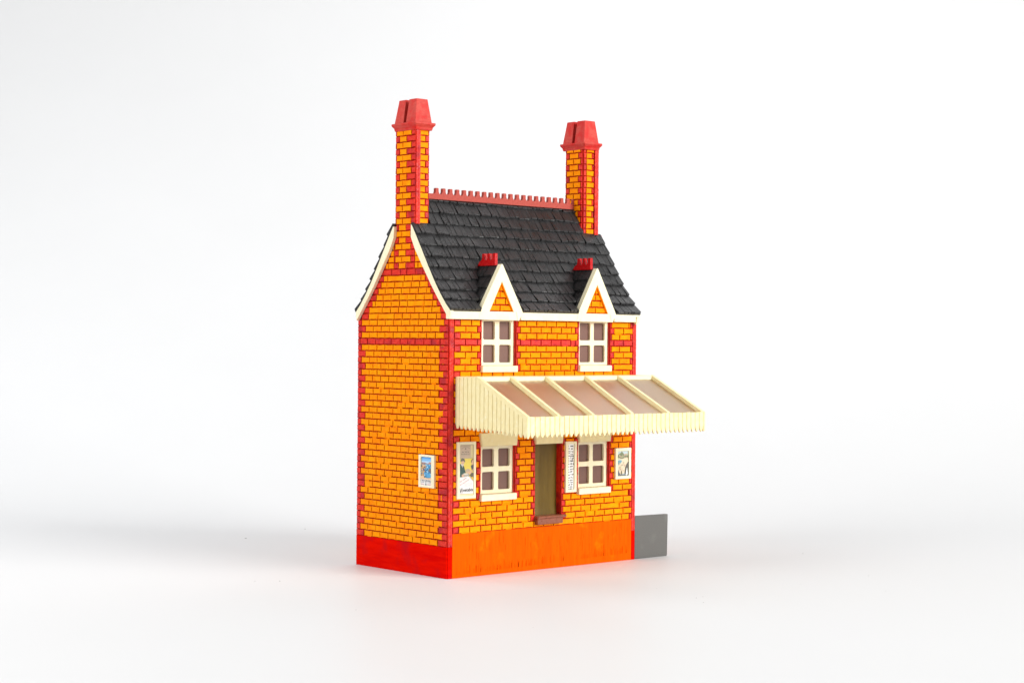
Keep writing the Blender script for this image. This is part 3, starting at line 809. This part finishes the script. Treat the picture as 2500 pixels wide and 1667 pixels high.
p.poly([(.16, .41), (.34, .445), (.62, .44), (.74, .41), (.60, .375), (.30, .37)], 'dish_grey', (.40, .38, .32)); p.ell(.45, .425, .16, .014, 'dish_light', (.66, .62, .54))
p.ell(.27, .395, .09, .022, 'skin', (.66, .42, .28)); p.poly([(.30, .372), (.60, .378), (.78, .42), (.76, .40), (.58, .365)], 'dish_shadow', (.10, .09, .08))
p.poly([(0, .37), (.3, .368), (.62, .385), (.72, .36), (1, .27), (1, .0), (0, 0)], 'paper_white', (.80, .79, .78))
p.poly([(.72, .40), (.86, .45), (1, .44), (1, .27), (.90, .33)], 'dress_dark', (.13, .11, .07)); p.poly([(.80, .36), (.92, .37), (1, .33), (1, .29), (.90, .31)], 'yellow_trim', (.72, .50, .06))
p.text('has more', .27, .318, .032, .48, 'script_red', (.42, .04, .06), rot=.42, shear=.3)
p.text('for you more!', .38, .268, .038, .66, 'script_red', (.42, .04, .06), rot=.42, shear=.3)
for i in range(6): p.rect(.34, .88, .180+i*.014, .184+i*.014, 'small_print', (.55, .55, .57))
p.text('W', .155, .112, .105, .23, 'type_dark', (.05, .045, .04), bold=.01); p.text('eetabix', .62, .125, .066, .68, 'type_dark', (.05, .045, .04), bold=.02)
p.rect(.03, .97, .040, .050, 'rule_gold', (.50, .38, .10)); p.rect(0, 1, 0, .037, 'foot_cream', (.80, .72, .42)); p.rect(.4, .93, .012, .016, 'rule_dark', (.20, .17, .10))
p.mb.build('printed_sheet', fr)
# narrow sign with sideways lettering
fr = poster(mf, (56.1, 61.75), (27.8, 46.85), (57.45, 60.6), (28.8, 45.9), 'narrow white sign of sideways black lettering', .3)
p = Pic(mf, (57.3, 60.8), (28.6, 46.1)); p.rect(0, 1, 0, 1, 'sign_white', (.88, .88, .88))
def px(zx, zy, second):   # marks read off the sign, top half then bottom half
    X = 1375+zx*40/896; Y = (1135 if second else 1070)+zy*70/1568
    return ((X-1385.2)/(1401.2-1385.2), 1-(Y-1082.0)/(1194.5-1082.0))
marks = [(0, [(278, 420, 60, 45, .5), (460, 420, 130, 40, 0), (300, 552, 85, 40, 0), (465, 565, 85, 42, 0), (300, 700, 100, 32, .3), (420, 708, 40, 38, 0), (512, 722, 55, 42, 0), (305, 800, 85, 30, .3), (410, 862, 36, 30, 0), (488, 868, 72, 36, .2), (298, 945, 95, 45, .3), (412, 960, 60, 40, .4), (510, 965, 80, 42, .3), (285, 1078, 65, 38, 0), (394, 1055, 25, 34, 0), (510, 1070, 80, 30, 0), (290, 1160, 36, 34, 0), (486, 1140, 42, 44, 0), (400, 1155, 28, 26, 0), (282, 1248, 70, 42, .2), (450, 1222, 140, 40, .35), (285, 1385, 70, 42, .3), (432, 1370, 110, 40, 0), (552, 1385, 26, 60, 0), (278, 1525, 62, 36, -.2), (430, 1515, 125, 38, .25)]),
         (1, [(270, 222, 55, 34, -.2), (410, 212, 90, 34, .2), (522, 198, 36, 44, .6), (285, 368, 66, 34, .2), (420, 335, 100, 40, .4), (300, 520, 75, 42, .5), (415, 490, 26, 40, 0), (508, 490, 60, 42, .8), (300, 668, 100, 36, .3), (424, 652, 42, 38, 0), (490, 668, 34, 36, 0), (280, 806, 62, 40, .2), (384, 806, 46, 40, 0), (462, 790, 50, 42, .5), (290, 918, 66, 38, 0), (415, 918, 50, 38, 0), (478, 916, 34, 44, 0), (305, 1040, 90, 44, .3), (428, 1028, 46, 44, 0), (480, 1032, 26, 34, 0), (293, 1148, 56, 40, .4), (405, 1148, 66, 36, 0), (474, 1155, 36, 34, 0), (285, 1255, 40, 44, 0), (390, 1258, 84, 34, .1), (474, 1258, 36, 34, 0)])]
for sec, ms in marks:
    for zx, zy, w, h, ang in ms:
        a, b = px(zx, zy, sec); du = w*40/896/16/2*1.1; dv = h*70/1568/112.5/2*1.25; ca = ang
        p.poly([(a-du, b-dv-ca*dv), (a+du, b-dv+ca*dv), (a+du, b+dv+ca*dv), (a-du, b+dv-ca*dv)], 'letter_black', (.012, .012, .015))
p.mb.build('printed_sheet', fr)
# small harbour poster right of the lower right window
fr = poster(mf, (82.35, 90.75), (31.6, 43.5), (83.5, 89.6), (32.75, 42.3), 'small coast poster beside the lower right window', .3)
p = Pic(mf, (83.3, 89.8), (32.55, 42.5)); p.rect(0, 1, 0, 1, 'sky_pale', (.45, .55, .58))
p.poly([(0, .76), (.12, .83), (.30, .90), (.38, .93), (.44, .985), (.50, .93), (.62, .86), (.80, .83), (1, .80), (1, .60), (0, .62)], 'hill_green', (.19, .22, .12))
p.blobs(26, (.2, .95, .66, .84), .07, [('hill_dark', (.10, .11, .07)), ('hill_light', (.42, .42, .26)), ('roof_pink', (.48, .34, .26)), ('hill_green', (.19, .22, .12))], 3)
p.poly([(0, .72), (.2, .73), (.35, .68), (0, .66)], 'hill_light', (.42, .42, .26))
p.poly([(0, .66), (.4, .68), (.9, .72), (.95, .60), (.8, .40), (.66, .12), (.3, .08), (0, .35)], 'sand', (.66, .56, .40))
p.poly([(0, .62), (.30, .64), (.46, .60), (.34, .52), (.14, .44), (0, .42)], 'sea_teal', (.16, .33, .40)); p.rect(0, .42, .635, .66, 'surf_pale', (.62, .62, .55))
p.blobs(30, (.1, .75, .15, .55), .05, [('sand', (.66, .56, .40)), ('sand_pink', (.60, .42, .32)), ('sand_dark', (.42, .36, .24))], 5)
p.poly([(1, .58), (.82, .48), (.70, .34), (.66, .12), (1, .05)], 'rock_dark', (.10, .09, .075)); p.poly([(0, .28), (.12, .20), (.26, .08), (0, 0)], 'rock_violet', (.10, .09, .12))
p.rect(0, 1, 0, .075, 'rock_grey', (.12, .13, .14)); p.poly([(.34, .08), (.36, .24), (.40, .24), (.43, .08)], 'figure_olive', (.16, .15, .08))
p.poly([(.72, .05), (.76, .18), (.79, .28), (.84, .28), (.87, .18), (.88, .08), (.80, .04)], 'figure_white', (.80, .82, .78)); p.ell(.815, .30, .03, .02, 'figure_white', (.80, .82, .78))
p.mb.build('printed_sheet', fr)
# poster on the gable
gf = left(0)
fr = poster(gf, (6.35, 15.25), (31.65, 43.35), (8.1, 14.05), (32.4, 42.6), 'small blue harbour poster on the left gable', .3)
p = Pic(gf, (7.9, 14.25), (32.2, 42.8), flip=True); p.rect(0, 1, 0, 1, 'paper_white', (.80, .79, .78))
p.rect(0, 1, .78, 1, 'sky_blue', (.10, .34, .78)); p.rect(0, 1, .84, .92, 'sky_mid', (.20, .46, .80)); p.rect(0, 1, .76, .84, 'sky_light', (.42, .62, .82))
p.rect(0, 1, .27, .76, 'water_blue', (.10, .36, .62))
p.poly([(0, .79), (.3, .795), (.5, .76), (.62, .77), (.72, .815), (.95, .81), (1, .74), (.4, .73), (0, .74)], 'cape_mauve', (.42, .24, .22)); p.rect(0, .5, .738, .752, 'shore_dark', (.09, .07, .08))
p.poly([(0, .73), (.38, .72), (.48, .62), (.34, .52), (.22, .44), (.28, .34), (.30, .27), (0, .27)], 'quay_ochre', (.64, .38, .16))
p.blobs(34, (0, .46, .38, .70), .07, [('quay_ochre', (.64, .38, .16)), ('quay_pink', (.62, .42, .30)), ('quay_dark', (.12, .12, .15)), ('quay_blue', (.20, .32, .50))], 8)
p.blobs(26, (.38, .95, .34, .72), .06, [('water_light', (.36, .62, .78)), ('water_blue', (.10, .36, .62)), ('water_deep', (.04, .22, .50))], 11)
p.blobs(12, (.75, 1, .45, .60), .08, [('quay_dark', (.12, .12, .15)), ('quay_brown', (.22, .16, .12))], 12)
p.poly([(0, .33), (.3, .35), (.34, .29), (.7, .27), (1, .30), (1, .225), (0, .225)], 'sand_peach', (.74, .50, .30))
p.rect(0, 1, 0, .225, 'paper_white', (.80, .79, .78))
p.text("S' IVES CORNWALL", .5, .185, .066, .98, 'type_black', (.03, .03, .04), bold=.035)
for a, b in ((.04, .10), (.12, .36), (.42, .56), (.60, .66), (.72, .95)): p.rect(a, b, .118, .138, 'type_grey', (.16, .16, .18))
p.rect(.06, .36, .035, .085, 'print_rose', (.66, .48, .46)); p.rect(.44, .57, .03, .095, 'emblem_grey', (.24, .26, .26)); p.rect(.64, .97, .035, .085, 'print_rose', (.66, .48, .46))
p.mb.build('printed_sheet', fr)

# ---- grey panel standing behind the right corner
m_ = MB(); m_.prism([(W+.45, .15), (112.3, 0.02), (112.7, .25), (112.95, 16.2), (112.8, 16.45), (W+.45, 16.7)], front(0.0), -1.6, -.05, 'grey', .12)
gp = m_.build('side_panel', root); gp['label'] = 'plain grey plastic panel at right corner'

# ---- dust on the sheet
m_ = MB()
spots = [(-49.3, 31.9, .7), (-56.1, 37.2, .5), (56.1, 167.4, .8), (14.6, 151.5, 1.2), (-68.1, -37.9, .45), (160.8, -29, .6), (126.3, -87.6, .6), (89.4, -86.4, .4), (97.8, -116.4, .5), (35.2, -86.7, .5), (39, -86.1, .4), (29.4, -95.1, .5), (41.1, -62.9, .35)]
for _ in range(26): spots.append((R(-60, 170), R(-120, 60), R(.12, .28)))
for x, y, r_ in spots:
    if -2 < x < 115 and -3 < y < 56: continue
    n = 7; a0 = R(0, 3); st = R(.5, 1)
    ring = [(x+r_*.55*math.cos(a0+i*6.283/n)*R(.8, 1.2), y+r_*.55*st*math.sin(a0+i*6.283/n)*R(.8, 1.2), .02) for i in range(n)]
    m_.add(ring+[(x, y, r_*.28)], [(i, (i+1) % n, n) for i in range(n)]+[tuple(range(n-1, -1, -1))], 'dust')
o = m_.build('dust', None, Vector((0, 0, 0))); o['kind'] = 'stuff'
